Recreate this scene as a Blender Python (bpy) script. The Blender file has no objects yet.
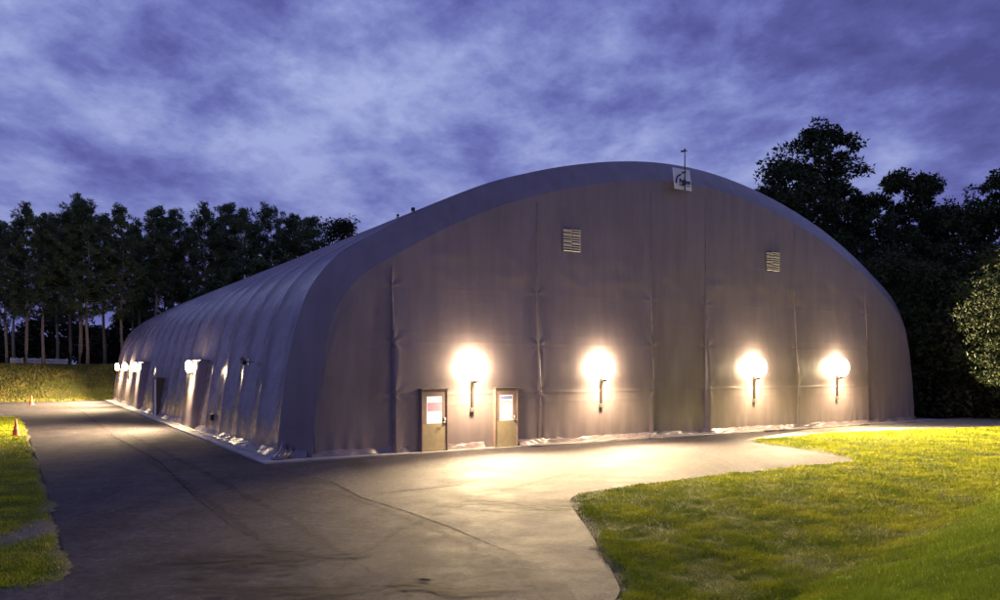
import bpy, bmesh, math, random
import numpy as np
from mathutils import Vector, Matrix
random.seed(7); rng = np.random.default_rng(7)
R = math.radians
SC = bpy.context.scene
COL = SC.collection
F, HY, CAMH = 783.0, 367.0, 3.0
OX, OY = -7.27, 24.20                    # corner of the pad
CU, SU = math.cos(R(31.5)), math.sin(R(31.5))

def W(u, v, z=0.0):                      # building frame -> world
    return (OX + CU*u - SU*v, OY + SU*u + CU*v, z)
def G(px, py):                           # a spot on the flat ground, from survey notes
    Y = F*CAMH/(py-HY); return ((px-500)/F*Y, Y)
BM = Matrix(((CU, -SU, 0, OX), (SU, CU, 0, OY), (0, 0, 1, 0), (0, 0, 0, 1)))

# ------------------------------------------------------------------ materials
class NT:
    def __init__(s, name):
        s.m = bpy.data.materials.new(name); s.m.use_nodes = True
        s.t = s.m.node_tree; s.n = s.t.nodes; s.l = s.t.links
        s.b = s.n['Principled BSDF']; s.out = s.n['Material Output']
    def add(s, typ, **kw):
        n = s.n.new(typ)
        for k, v in kw.items():
            if k in n.inputs: n.inputs[k].default_value = v
            else: setattr(n, k, v)
        return n
    def link(s, a, b): s.l.new(a, b)
    def coord(s, scale=(1, 1, 1), kind='Object'):
        c = s.add('ShaderNodeTexCoord'); m = s.add('ShaderNodeMapping'); m.inputs['Scale'].default_value = scale
        s.link(c.outputs[kind], m.inputs['Vector']); return m.outputs[0]
    def noise(s, vec, scale, detail=5, rough=.55, dist=0):
        n = s.add('ShaderNodeTexNoise'); n.inputs['Scale'].default_value = scale; n.inputs['Detail'].default_value = detail
        n.inputs['Roughness'].default_value = rough; n.inputs['Distortion'].default_value = dist
        s.link(vec, n.inputs['Vector']); return n.outputs['Fac']
    def ramp(s, fac, stops):
        r = s.add('ShaderNodeValToRGB'); e = r.color_ramp.elements
        while len(e) < len(stops): e.new(.5)
        for q, (p, c) in zip(e, stops):
            q.position = p; q.color = (c[0], c[1], c[2], 1) if isinstance(c, tuple) else (c, c, c, 1)
        s.link(fac, r.inputs[0]); return r.outputs[0]
    def mix(s, fac, a, b, mode='MIX'):
        m = s.add('ShaderNodeMix', data_type='RGBA', blend_type=mode)
        for sock, v in ((m.inputs[0], fac), (m.inputs[6], a), (m.inputs[7], b)):
            if hasattr(v, 'is_linked'): s.link(v, sock)
            else: sock.default_value = v if not isinstance(v, tuple) else (*v, 1)
        return m.outputs[2]
    def bump(s, fac, strength=.3, dist=.05, prev=None):
        b = s.add('ShaderNodeBump'); b.inputs['Strength'].default_value = strength; b.inputs['Distance'].default_value = dist
        s.link(fac, b.inputs['Height'])
        if prev is not None: s.link(prev, b.inputs['Normal'])
        return b.outputs[0]
def plain(name, col, rough=.5, metal=0, var=.12, scale=6, bump=0):
    t = NT(name); v = t.coord(); f = t.noise(v, scale)
    c1 = tuple(x*(1-var) for x in col); c2 = tuple(min(1, x*(1+var)) for x in col)
    t.link(t.ramp(f, [(.3, c1), (.7, c2)]), t.b.inputs['Base Color'])
    t.b.inputs['Roughness'].default_value = rough; t.b.inputs['Metallic'].default_value = metal
    if bump: t.link(t.bump(t.noise(v, scale*8), bump, .01), t.b.inputs['Normal'])
    return t.m

def fabric(name, wall):
    t = NT(name); v = t.coord()
    n = t.noise(v, .35, 6, .6)
    base = t.ramp(n, [(.3, (.188, .155, .168)), (.7, (.245, .203, .22))])
    st = t.noise(t.coord((1.6, 1.6, .22)), 1.3, 5, .6)           # faint run-off streaks
    base = t.mix(.35, base, t.ramp(st, [(.35, (.145, .118, .130)), (.65, (.27, .222, .24))]))
    t.link(base, t.b.inputs['Base Color'])
    rr = t.ramp(t.noise(v, 2.2, 4), [(.3, .28), (.7, .44)] if wall else [(.3, .22), (.7, .36)])
    t.link(rr, t.b.inputs['Roughness'])
    t.b.inputs['Specular IOR Level'].default_value = .55
    if wall:
        nb = t.bump(t.noise(t.coord((1.2, 1.2, .35)), 1.0, 4, .55, .8), .22, .05)
        nb = t.bump(t.noise(t.coord((.35, .35, 3.4)), 1.4, 5, .65, 1.6), .28, .02, nb)
    else:
        nb = t.bump(t.noise(t.coord((.8, .5, .8)), 1.1, 4, .5, .5), .2, .04)
    nb = t.bump(t.noise(v, 28, 3, .6), .12, .004, nb)
    t.link(nb, t.b.inputs['Normal'])
    return t.m

M = {}
M['fabric'] = fabric('grey_vinyl_fabric', False)
M['fabric_wall'] = fabric('grey_vinyl_end_fabric', True)
M['seam'] = plain('seam_strap', (.20, .18, .20), .6)
M['metal'] = plain('galvanised_metal', (.42, .40, .38), .38, .8)
M['post'] = plain('brown_post', (.05, .036, .03), .6)
M['dark_metal'] = plain('dark_metal', (.05, .045, .045), .5, .4)
M['door_panel'] = plain('tan_door_paint', (.36, .30, .19), .5)
M['door_frame'] = plain('door_frame_paint', (.27, .20, .18), .45)
M['white_paint'] = plain('white_paint', (.74, .72, .75), .5)
M['paper'] = plain('glowing_white_paper', (.80, .78, .76), .7, 0, .03)
t_ = M['paper'].node_tree.nodes['Principled BSDF']; t_.inputs['Emission Color'].default_value = (1, .93, .86, 1); t_.inputs['Emission Strength'].default_value = .35   # glow added to the papered glass to lift its brightness
M['pink'] = plain('pink_print', (.72, .40, .55), .7, 0, .05)
M['blue'] = plain('blue_print', (.28, .33, .68), .7, 0, .05)
M['grey_print'] = plain('grey_print', (.20, .18, .26), .7, 0, .05)
M['ink'] = plain('dark_ink', (.02, .02, .045), .6)
M['banner'] = plain('banner_vinyl', (.85, .84, .88), .5, 0, .05)
M['louvre'] = plain('louvre_white', (.80, .78, .82), .45, 0, .05)
M['void'] = plain('vent_void', (.03, .028, .035), .8)
M['cone'] = plain('orange_plastic', (.80, .15, .03), .45, 0, .1)
M['cone_band'] = plain('reflective_band', (.85, .30, .14), .4)
M['rubber'] = plain('black_rubber', (.03, .03, .03), .8)
M['barrier'] = plain('chalky_white_board', (.62, .58, .52), .7, 0, .25, 3)
M['rope'] = plain('pale_rope', (.5, .46, .40), .8)

t = NT('lamp_glow')
lw = t.add('ShaderNodeLayerWeight'); lw.inputs['Blend'].default_value = .35
em = t.ramp(lw.outputs['Facing'], [(0., 1.), (1., .75)])
ml = t.add('ShaderNodeMath', operation='MULTIPLY'); t.link(em, ml.inputs[0]); ml.inputs[1].default_value = 72.0
t.link(ml.outputs[0], t.b.inputs['Emission Strength'])
t.b.inputs['Emission Color'].default_value = (1, .76, .44, 1)
t.b.inputs['Base Color'].default_value = (.85, .83, .8, 1)
M['lamp_glow'] = t.m
LAMPEM = ml

# asphalt
t = NT('weathered_asphalt'); v = t.coord()
big = t.noise(v, .13, 6, .62, .6); mid = t.noise(v, .9, 6, .65); fine = t.noise(v, 38, 4, .7)
base = t.ramp(big, [(.32, (.058, .049, .058)), (.50, (.088, .075, .088)), (.68, (.122, .106, .120))])
base = t.mix(.5, base, t.ramp(mid, [(.36, (.062, .053, .062)), (.62, (.122, .105, .120))]))
pat = t.noise(t.coord((1, .35, 1)), .33, 8, .7, 1.2)
base = t.mix(t.ramp(pat, [(.50, 0.), (.57, .62)]), base, (.045, .038, .044))
gritn = t.noise(v, 6.5, 8, .8)
base = t.mix(t.ramp(gritn, [(.40, .8), (.56, 0.)]), base, (.028, .024, .028))
base = t.mix(t.ramp(gritn, [(.56, 0.), (.70, .6)]), base, (.22, .19, .185))
# worn streaks dragged along the lane
drag = t.noise(t.coord((.25, 1.5, 1)), .8, 6, .7, .5)
base = t.mix(t.ramp(drag, [(.60, 0.), (.78, .55)]), base, (.045, .04, .043))
base = t.mix(t.ramp(fine, [(.35, .5), (.6, 0.)]), base, (.02, .018, .02))
spk = t.add('ShaderNodeTexVoronoi'); spk.inputs['Scale'].default_value = 16; t.link(v, spk.inputs['Vector'])
t.link(t.mix(t.ramp(spk.outputs['Distance'], [(.06, .7), (.14, 0.)]), base, (.40, .36, .33)), t.b.inputs['Base Color'])
t.link(t.ramp(mid, [(.3, .75), (.7, .92)]), t.b.inputs['Roughness'])
nb = t.bump(fine, .6, .015); nb = t.bump(gritn, .25, .02, nb); t.link(nb, t.b.inputs['Normal'])
t.b.inputs['Specular IOR Level'].default_value = .22
M['asphalt'] = t.m
M['stain'] = plain('oil_dark_asphalt', (.055, .048, .05), .6, 0, .35, 5, .4)
M['patch'] = plain('pale_scuff', (.38, .35, .33), .8, 0, .3, 9, .4)
M['tar'] = plain('tar_joint', (.05, .044, .047), .95, 0, .3)
M['tar'].node_tree.nodes['Principled BSDF'].inputs['Specular IOR Level'].default_value = 0
# concrete pad
t = NT('pale_concrete'); v = t.coord()
t.link(t.ramp(t.noise(v, 1.2, 7, .65), [(.3, (.30, .28, .27)), (.7, (.48, .45, .43))]), t.b.inputs['Base Color'])
t.link(t.bump(t.noise(v, 25, 5, .7), .4, .01), t.b.inputs['Normal']); t.b.inputs['Roughness'].default_value = .85
M['concrete'] = t.m
t = NT('gravel'); v = t.coord()
vo = t.add('ShaderNodeTexVoronoi'); vo.inputs['Scale'].default_value = 22; t.link(v, vo.inputs['Vector'])
t.link(t.mix(.5, t.ramp(t.noise(v, .9, 6, .6), [(.3, (.24, .22, .18)), (.7, (.50, .46, .38))]), t.ramp(vo.outputs['Distance'], [(0., (.5, .47, .42)), (.6, (.14, .13, .11))])), t.b.inputs['Base Color'])
t.link(t.bump(vo.outputs['Distance'], .8, .03), t.b.inputs['Normal']); t.b.inputs['Roughness'].default_value = .9
M['gravel'] = t.m
# turf under the blades
t = NT('turf_soil'); v = t.coord()
at = t.add('ShaderNodeAttribute', attribute_name='dirt')
g1 = t.ramp(t.noise(v, .5, 7, .65), [(.3, (.03, .04, .010)), (.5, (.09, .12, .016)), (.72, (.17, .19, .03))])
g2 = t.ramp(t.noise(v, 7, 6, .75), [(.32, (.025, .03, .008)), (.7, (.16, .18, .03))])
gr = t.mix(.5, g1, g2)
dry = t.ramp(t.noise(v, .22, 5, .6, .5), [(.52, 0.), (.66, .35)])
gr = t.mix(dry, gr, (.16, .125, .05))
dirt = t.ramp(t.noise(v, 9, 6, .7), [(.3, (.12, .105, .09)), (.7, (.26, .235, .21))])
t.link(t.mix(at.outputs['Fac'], gr, dirt), t.b.inputs['Base Color'])
t.link(t.bump(t.noise(v, 12, 6, .8), .9, .06), t.b.inputs['Normal']); t.b.inputs['Roughness'].default_value = .95
t.b.inputs['Specular IOR Level'].default_value = .1
M['turf'] = t.m

def leafmat(name, c1, c2, scale, trans=.0):
    t = NT(name); v = t.coord()
    f = t.noise(v, scale, 3, .7)
    c = t.ramp(f, [(.35, c1), (.65, c2)])
    t.link(c, t.b.inputs['Base Color']); t.b.inputs['Roughness'].default_value = .7; t.b.inputs['Specular IOR Level'].default_value = .2
    return t.m
M['blade'] = leafmat('grass_blades', (.22, .29, .010), (.54, .54, .03), .9)
M['blade_lit_tint'] = leafmat('grass_blades_lit_tint', (.31, .41, .016), (.50, .58, .035), .5)  # lighter blade colour, lamp light on the bank painted in
M['blade_dry'] = leafmat('dry_grass_blades', (.11, .12, .02), (.26, .22, .06), .5)
M['pine'] = leafmat('pine_needles', (.045, .075, .034), (.13, .165, .06), .5)
M['leaf'] = leafmat('broad_leaves', (.024, .036, .014), (.065, .085, .028), .6)
M['leaf_pale'] = leafmat('pale_leaves', (.028, .042, .018), (.06, .08, .032), 1.5)
M['wood_far'] = leafmat('far_wood_leaves', (.022, .026, .012), (.05, .05, .022), .3)
M['bark'] = plain('pine_bark', (.34, .26, .17), .9, 0, .35, 5, .8)
M['bark_dark'] = plain('dark_bark', (.09, .07, .05), .9, 0, .3, 5, .8)

# ------------------------------------------------------------------ mesh helpers
def link(o, parent=None):
    COL.objects.link(o)
    if parent: o.parent = parent
    return o
def mesh_np(name, V, Fc, mat, parent=None, smooth=False, n=None):
    me = bpy.data.meshes.new(name)
    V = np.asarray(V, dtype=np.float32); Fc = np.asarray(Fc, dtype=np.int32)
    k = Fc.shape[1]
    me.vertices.add(len(V)); me.vertices.foreach_set('co', V.ravel())
    me.loops.add(Fc.size); me.loops.foreach_set('vertex_index', Fc.ravel())
    me.polygons.add(len(Fc)); me.polygons.foreach_set('loop_start', np.arange(0, Fc.size, k, dtype=np.int32))
    me.polygons.foreach_set('loop_total', np.full(len(Fc), k, dtype=np.int32))
    me.update(calc_edges=True); me.validate()
    me.materials.append(mat)
    if smooth: me.polygons.foreach_set('use_smooth', np.ones(len(me.polygons), dtype=bool))
    return link(bpy.data.objects.new(name, me), parent)
def grid_np(name, P, mat, parent=None, smooth=True):
    """P: (a,b,3) array of points"""
    a, b = P.shape[:2]
    idx = np.arange(a*b).reshape(a, b)
    Fc = np.stack([idx[:-1, :-1], idx[1:, :-1], idx[1:, 1:], idx[:-1, 1:]], -1).reshape(-1, 4)
    return mesh_np(name, P.reshape(-1, 3), Fc, mat, parent, smooth)
class MB:
    def __init__(s): s.v = []; s.f = []
    def quadbox(s, M4, x0, x1, y0, y1, z0, z1):
        k = len(s.v)
        for z in (z0, z1):
            for x, y in ((x0, y0), (x1, y0), (x1, y1), (x0, y1)): s.v.append(tuple(M4 @ Vector((x, y, z))))
        s.f += [tuple(k+i for i in q) for q in ((0, 3, 2, 1), (4, 5, 6, 7), (0, 1, 5, 4), (1, 2, 6, 5), (2, 3, 7, 6), (3, 0, 4, 7))]
    def box(s, x0, x1, y0, y1, z0, z1): s.quadbox(Matrix(), x0, x1, y0, y1, z0, z1)
    def tube(s, pts, rad, n=8, cap=True):
        pts = [Vector(p) for p in pts]
        if not hasattr(rad, '__len__'): rad = [rad]*len(pts)
        k = len(s.v)
        for i, p in enumerate(pts):
            d = (pts[min(i+1, len(pts)-1)] - pts[max(i-1, 0)]).normalized()
            a = d.cross(Vector((0, 0, 1)));
            if a.length < .05: a = d.cross(Vector((1, 0, 0)))
            a.normalize(); b = d.cross(a)
            for q in range(n):
                th = 2*math.pi*q/n; s.v.append(tuple(p + (a*math.cos(th) + b*math.sin(th))*rad[i]))
        for i in range(len(pts)-1):
            for q in range(n):
                s.f.append((k+i*n+q, k+i*n+(q+1) % n, k+(i+1)*n+(q+1) % n, k+(i+1)*n+q))
        if cap:
            s.f.append(tuple(k+q for q in reversed(range(n)))); s.f.append(tuple(k+(len(pts)-1)*n+q for q in range(n)))
    def lathe(s, prof, n=20, c=(0, 0, 0)):
        k = len(s.v)
        for r, z in prof:
            for q in range(n):
                th = 2*math.pi*q/n; s.v.append((c[0]+r*math.cos(th), c[1]+r*math.sin(th), c[2]+z))
        for i in range(len(prof)-1):
            for q in range(n):
                s.f.append((k+i*n+q, k+i*n+(q+1) % n, k+(i+1)*n+(q+1) % n, k+(i+1)*n+q))
    def build(s, name, mat, parent=None, smooth=False, bevel=0):
        me = bpy.data.meshes.new(name); me.from_pydata(s.v, [], s.f); me.update()
        bm = bmesh.new(); bm.from_mesh(me); bmesh.ops.remove_doubles(bm, verts=bm.verts, dist=1e-5); bmesh.ops.recalc_face_normals(bm, faces=bm.faces)
        if bevel: bmesh.ops.bevel(bm, geom=bm.edges[:], offset=bevel, segments=2, affect='EDGES', clamp_overlap=True)
        bm.to_mesh(me); bm.free(); me.materials.append(mat)
        if smooth: me.polygons.foreach_set('use_smooth', [True]*len(me.polygons))
        return link(bpy.data.objects.new(name, me), parent)
def empty(name, loc=(0, 0, 0), rz=0):
    o = bpy.data.objects.new(name, None); COL.objects.link(o); o.location = loc; o.rotation_euler = (0, 0, rz); o.empty_display_size = .3
    return o
def tag(o, label, cat, group=None):
    o['label'] = label; o['category'] = cat
    if group: o['group'] = group
    return o
def structure(o): o['kind'] = 'structure'; return o
def copy_tree(o, parent=None):
    c = o.copy(); COL.objects.link(c)
    if parent: c.parent = parent
    for ch in list(o.children): copy_tree(ch, c)
    return c

# ------------------------------------------------------------------ ground plan
paved = [G(625, 600), G(612, 570), G(590, 532), G(568, 502), G(573, 496), G(600, 491), G(680, 480), G(760, 471), G(830, 464), G(857, 461.5),
         G(843, 456), G(800, 449), G(742, 441), G(800, 436), G(850, 432.5), G(925, 429.5), G(1010, 428), G(1080, 427), (44, 47), (30, 53), (10, 100), (-25, 96), (-36.2, 66.0),
         (-60, 66), (-120, 66), (-120, 48), G(0, 417), G(22, 417.5), G(30, 440), G(45, 480), G(60, 540), G(75, 578), (-6.62, 10.0), (-9, 5), (-14, 0), (-7.5, 0), (-1.0, 6.2)]
def smooth_poly(P, it=2):
    P = np.array(P, float)
    for _ in range(it):
        Q = np.roll(P, -1, 0); P = np.stack([P*.8+Q*.2, P*.2+Q*.8], 1).reshape(-1, 2)
    return P
PV = smooth_poly(paved)
def sdist(X, Y, P):
    """signed distance, negative inside"""
    d = np.full(X.shape, 1e9); ins = np.zeros(X.shape, bool)
    for (x0, y0), (x1, y1) in zip(P, np.roll(P, -1, 0)):
        dx, dy = x1-x0, y1-y0; L = dx*dx+dy*dy+1e-12
        tt = np.clip(((X-x0)*dx+(Y-y0)*dy)/L, 0, 1)
        d = np.minimum(d, (X-x0-tt*dx)**2+(Y-y0-tt*dy)**2)
        c = ((y0 > Y) != (y1 > Y)); 
        with np.errstate(divide='ignore', invalid='ignore'):
            xi = (x1-x0)*(Y-y0)/(y1-y0+1e-15)+x0
        ins ^= c & (X < xi)
    d = np.sqrt(d); return np.where(ins, -d, d)
def sst(x): x = np.clip(x, 0, 1); return x*x*(3-2*x)
def wob(X, Y, s, seed=0):
    r = np.random.default_rng(seed); o = 0
    for k in range(7):
        a = r.uniform(0, 6.28); f = s*r.uniform(.6, 1.9); o = o + np.sin((X*math.cos(a)+Y*math.sin(a))*f + r.uniform(0, 6.28))
    return o/7
def terrain(X, Y):
    s = (X-2.6)*.743-(Y-10)*.669 + .35*wob(X, Y, .35, 3)     # right of this line the bank climbs to the photographer
    z = .37*np.maximum(s-1.0, 0) + .09*np.clip(s+.3, 0, 1.5)
    z = np.where(z > 3, 3+(z-3)*.25, z)
    v = -(X-OX)*SU+(Y-OY)*CU
    bank = 3.15*sst((Y-67)/8.5)*sst((v-54.5)/4)
    fr = .45*sst((X-20)/10)*sst((Y-20)/14)*wob(X, Y, .12, 5)
    return z + bank*(1+.06*wob(X, Y, .3, 9)) + np.abs(fr)
def ground_z(X, Y):
    sd = sdist(X, Y, PV) + .22*wob(X, Y, 1.9, 10) + .12*wob(X, Y, 5, 11) + .07*wob(X, Y, 17, 12)
    e = sst((sd+.02)/.16)
    t_ = terrain(X, Y)*sst(sd/1.2+.2)
    return np.where(sd < -.02, -.05, -.05+e*.10) + np.where(sd > -.2, t_, 0) + .022*wob(X, Y, 3.2, 21)*sst(sd/.5) + .014*wob(X, Y, 9, 22)*sst(sd/.4), sd
def dirt_at(X, Y):
    cx, cy = G(62, 535); cx2, cy2 = G(48, 500)
    d = sst(1.25-np.hypot((X-cx+.55)/.75, (Y-cy)/1.9)+.45*wob(X, Y, 2.5, 31))
    sd = sdist(X, Y, PV)
    rim = .75*sst(1-(sd/.28)+.7*wob(X, Y, 3, 33))*(sd > -.5)
    gx, gy = G(820, 490)
    bare = .06*sst((wob(X, Y, .8, 41)*1.9+.8*wob(X, Y, 3.5, 42)-.62)*3)
    bank = .18*sst((Y-66)/3)*(X < -20)*sst(.8+wob(X, Y, .7, 44)*2)
    return np.clip(np.maximum(np.maximum(np.maximum(d, rim), bare), bank), 0, 1)

ax = np.concatenate([[-420, -300, -220, -160], np.arange(-125, -30, 1.2), np.arange(-30, -4, .16)[:], np.arange(-4, 2, .4), np.arange(2, 32, .15), np.arange(32, 60, .8), [64, 72, 90, 130, 200, 300, 420]])
ay = np.concatenate([[-60, -25, -10], np.arange(-4, 7, .4), np.arange(7, 44, .16), np.arange(44, 68, .5), np.arange(68, 82, .7), np.arange(84, 130, 4), [150, 200, 300, 450]])
X, Y = np.meshgrid(ax, ay, indexing='ij')
Z, sd = ground_z(X, Y)
gnd = structure(grid_np('ground', np.stack([X, Y, Z], -1), M['turf']))
da = gnd.data.attributes.new('dirt', 'FLOAT', 'POINT'); da.data.foreach_set('value', dirt_at(X, Y).ravel().astype(np.float32))

def sheet(name, P, z, mat):
    bm = bmesh.new(); vs = [bm.verts.new((x, y, z)) for x, y in P]; f = bm.faces.new(vs)
    bm.normal_update()
    if f.normal.z < 0: f.normal_flip()
    bmesh.ops.triangulate(bm, faces=bm.faces)
    me = bpy.data.meshes.new(name); bm.to_mesh(me); bm.free(); me.materials.append(mat)
    return link(bpy.data.objects.new(name, me))
road = structure(sheet('asphalt_road', PV, 0, M['asphalt']))
# gravel strip that runs on past the right hand end of the pad
gp = [G(742, 440.6), G(770, 438), G(850, 432.3), G(925, 429.2), G(1010, 427.7), G(1080, 426.7), W(50, 1.5)[:2], W(37, .6)[:2], W(26, -.02)[:2]]
structure(sheet('gravel_path', gp, .004, M['gravel']))
# concrete pad with a wavy poured edge and worn outer edge
NU = 37.8
e = []
for k in range(60): u = NU*k/59; e.append((u, .05*math.sin(u*.9)-.02+random.uniform(-.02, .02)))
for k in range(1, 50): e.append((NU, 57*k/49))
for k in range(1, 40): e.append((NU*(1-k/39), 57))
for k in range(1, 90): v_ = 57*(1-k/89); e.append((random.uniform(-.025, .025), v_) if k < 89 else (0, .05))
pad = MB(); kk = len(e)
pad.v = [W(u, v_, .055) for u, v_ in e]+[W(u, v_, -.06) for u, v_ in e]
pad.f = [tuple(range(kk))]+[(i, i+kk, (i+1) % kk+kk, (i+1) % kk) for i in range(kk)]
structure(pad.build('concrete_pad', M['concrete']))

# markings and wear of the asphalt: thin sheets, parts of the road
def ribbon(name, pix, w, z, mat, jag=.3):
    P = [Vector(G(*p)) for p in pix]; pts = []
    for a, b in zip(P, P[1:]):
        n = max(2, int((b-a).length/.18))
        pts += [a.lerp(b, k/n) for k in range(n)]
    pts.append(P[-1]); L = []; Rr = []
    for i, p in enumerate(pts):
        d = (pts[min(i+1, len(pts)-1)]-pts[max(i-1, 0)]).normalized(); n = Vector((-d.y, d.x))
        j = n*random.uniform(-1, 1)*w*jag
        ww = w*.5*random.uniform(.45, 1.25)*min(1, .15+4*min(i, len(pts)-1-i)/len(pts))
        L.append((*(p+j+n*ww), z)); Rr.append((*(p+j-n*ww), z))
    n = len(L)
    Fc = [(i, i+1, n+i+1, n+i) for i in range(n-1)]
    return mesh_np(name, L+Rr, Fc, mat, road)
ribbon('tar_joint', [(60, 404), (83, 412), (115, 437), (160, 462), (195, 497), (232, 526), (258, 540)], .045, .0055, M['tar'])
ribbon('tar_joint', [(325, 478), (360, 497), (405, 511), (450, 527), (497, 547), (520, 556)], .026, .0055, M['tar'])
ribbon('tar_joint', [(375, 494), (420, 489), (470, 484)], .035, .0052, M['tar'])
def blotch(name, px, py, rx, ry, z, mat, seed, ang=0):
    cx, cy = G(px, py); r = random.Random(seed); ph = [r.uniform(0, 6.28) for _ in range(6)]; P = []
    for k in range(72):
        th = 2*math.pi*k/72
        q = 1+.28*math.sin(2*th+ph[0])+.2*math.sin(3*th+ph[1])+.14*math.sin(5*th+ph[2])+.1*math.sin(9*th+ph[3])+r.uniform(-.07, .07)
        x, y = rx*q*math.cos(th), ry*q*math.sin(th)
        P.append((cx+x*math.cos(ang)-y*math.sin(ang), cy+x*math.sin(ang)+y*math.cos(ang)))
    o = sheet(name, P, z, mat); o.parent = road; return o

def veil(name, col, a0, a1, scale, sc3=(1, 1, 1)):
    t = NT(name); v = t.coord(sc3)
    t.link(t.ramp(t.noise(v, scale, 8, .72, .5), [(.36, a0), (.64, a1)]), t.b.inputs['Alpha'])
    t.b.inputs['Base Color'].default_value = (*col, 1); t.b.inputs['Roughness'].default_value = .85; t.b.inputs['Specular IOR Level'].default_value = .15
    t.link(t.bump(t.noise(t.coord(), 38, 4, .7), .5, .012), t.b.inputs['Normal'])
    return t.m
M['old_lane'] = veil('older_asphalt', (.036, .031, .036), .0, .26, 1.1)
M['tyre'] = veil('tyre_rubber', (.02, .018, .02), .0, .26, 3.5)
pp = [(275, 468.5), (325, 478), (360, 497), (405, 511), (450, 527), (497, 547), (520, 556), (548, 570), (570, 586), (585, 615), (60, 625), (66, 575), (52, 540), (38, 480), (24, 440), (14, 420), (0, 412), (-40, 406), (104, 405), (170, 429)]
o = sheet('asphalt_patch', smooth_poly([G(*p) for p in pp], 2), .004, M['old_lane']); o.parent = road
TZ = .006
for pts_, w_ in (([(120, 430), (200, 470), (290, 520), (370, 570), (440, 612)], .24), ([(100, 430), (165, 470), (235, 520), (300, 570), (350, 612)], .24), ([(560, 612), (520, 575), (470, 545), (400, 515), (330, 490)], .2), ([(340, 604), (400, 592), (470, 577), (520, 568), (570, 570)], .16),
                 ([(640, 462), (560, 475), (480, 497), (400, 530), (330, 575)], .22)):
    TZ += .0008; ribbon('tyre_mark', pts_, w_, TZ, M['tyre'], .12)
# soft-edged stains: noise decides where the darker stuff is
def softstain(name, col, thr):
    t = NT(name); v = t.coord(kind='Generated'); 
    gr = t.add('ShaderNodeTexGradient', gradient_type='SPHERICAL'); mp = t.add('ShaderNodeMapping'); mp.inputs['Location'].default_value = (-1, -1, 0); mp.inputs['Scale'].default_value = (2, 2, 0)
    t.link(v, mp.inputs['Vector']); t.link(mp.outputs[0], gr.inputs['Vector'])
    ns = t.noise(t.coord((.7, 1.6, 1)), 1.9, 8, .72, .8)
    ad = t.add('ShaderNodeMath', operation='MULTIPLY_ADD'); t.link(gr.outputs['Fac'], ad.inputs[0]); ad.inputs[1].default_value = .26; t.link(ns, ad.inputs[2])
    al = t.ramp(ad.outputs[0], [(thr, 0.), (thr+.2, .7)])
    t.link(al, t.b.inputs['Alpha']); t.b.inputs['Base Color'].default_value = (*col, 1); t.b.inputs['Roughness'].default_value = .8; t.b.inputs['Specular IOR Level'].default_value = .15
    t.link(t.bump(t.noise(t.coord(), 38, 4, .7), .5, .012), t.b.inputs['Normal'])
    return t.m
M['soft_dark'] = softstain('damp_stain', (.03, .026, .030), .56)
M['soft_pale'] = softstain('pale_scuffs', (.42, .38, .36), .74)
for k, (px, py, rx, ry, a, m) in enumerate([(430, 589, 1.6, .5, 0, 'soft_dark'), (300, 592, 2.6, .7, .2, 'soft_dark'),
        (478, 566, .42, .22, 0, 'soft_pale'), (512, 567, .40, .16, 0, 'soft_pale'), (560, 505, 3, 1.2, .1, 'soft_dark'), (250, 560, 2.2, 1.2, .5, 'soft_dark')]):
    n = 'damp_stain' if m == 'soft_dark' else 'pale_scuff'
    cx, cy = G(px, py); P = [(cx+rx*math.cos(q)*math.cos(a)-ry*math.sin(q)*math.sin(a), cy+rx*math.cos(q)*math.sin(a)+ry*math.sin(q)*math.cos(a)) for q in [2*math.pi*i/40 for i in range(40)]]
    o = sheet(n, P, .011+.001*k, M[m]); o.parent = road
blotch('oil_spot', 424, 581, .12, .05, .022, M['tar'], 5)

# ------------------------------------------------------------------ the building
UC, HWD, V1, VEND, RB = 18.70, 18.0, 1.15, 54.0, .95
ctrl = np.array([(0, 0), (.13, 1.5), (.42, 3.5), (.92, 5.25), (1.55, 6.25), (2.35, 6.98), (3.7, 7.80), (5.6, 8.85), (7.75, 9.83), (9.6, 10.48), (11.5, 11.03), (13.65, 11.5), (15.9, 11.82), (18.0, 11.92)])
full = np.vstack([ctrl, [(36-d, h) for d, h in ctrl[-2::-1]]])
full = np.column_stack([full[:, 0]+UC-HWD, full[:, 1]])
def catmull(P, per=14):
    P = np.vstack([2*P[0]-P[1], P, 2*P[-1]-P[-2]]); out = []
    for i in range(1, len(P)-2):
        for k in range(per):
            t_ = k/per; a, b, c, d = P[i-1], P[i], P[i+1], P[i+2]
            out.append(.5*((2*b)+(-a+c)*t_+(2*a-5*b+4*c-d)*t_**2+(-a+3*b-3*c+d)*t_**3))
    out.append(P[-2]); return np.array(out)
PF = catmull(full)
def resample(P, n):
    s = np.r_[0, np.cumsum(np.hypot(*np.diff(P, axis=0).T))]; q = np.linspace(0, s[-1], n)
    return np.column_stack([np.interp(q, s, P[:, 0]), np.interp(q, s, P[:, 1])])
PF = resample(PF, 260)
for _ in range(6): PF[1:-1] = (PF[:-2]+2*PF[1:-1]+PF[2:])/4
tan = np.gradient(PF, axis=0); tan /= np.linalg.norm(tan, axis=1)[:, None]
NR = np.column_stack([-tan[:, 1], tan[:, 0]])       # outward
NR[0] = NR[1]; NR[-1] = NR[-2]
hall = empty('arched_fabric_hall'); hall.matrix_world = BM
tag(hall, 'huge grey arched fabric hall with ribbed sides standing on a pale concrete pad', 'building')
BASEZ = .055
BAY = 2.93
def rib_disp(vv, h):
    f = np.mod((vv-V1)/BAY, 1.0)
    d = -np.sin(np.pi*f)**.45
    return d*(.06+.15*sst((h-.3)/2.2))
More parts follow.
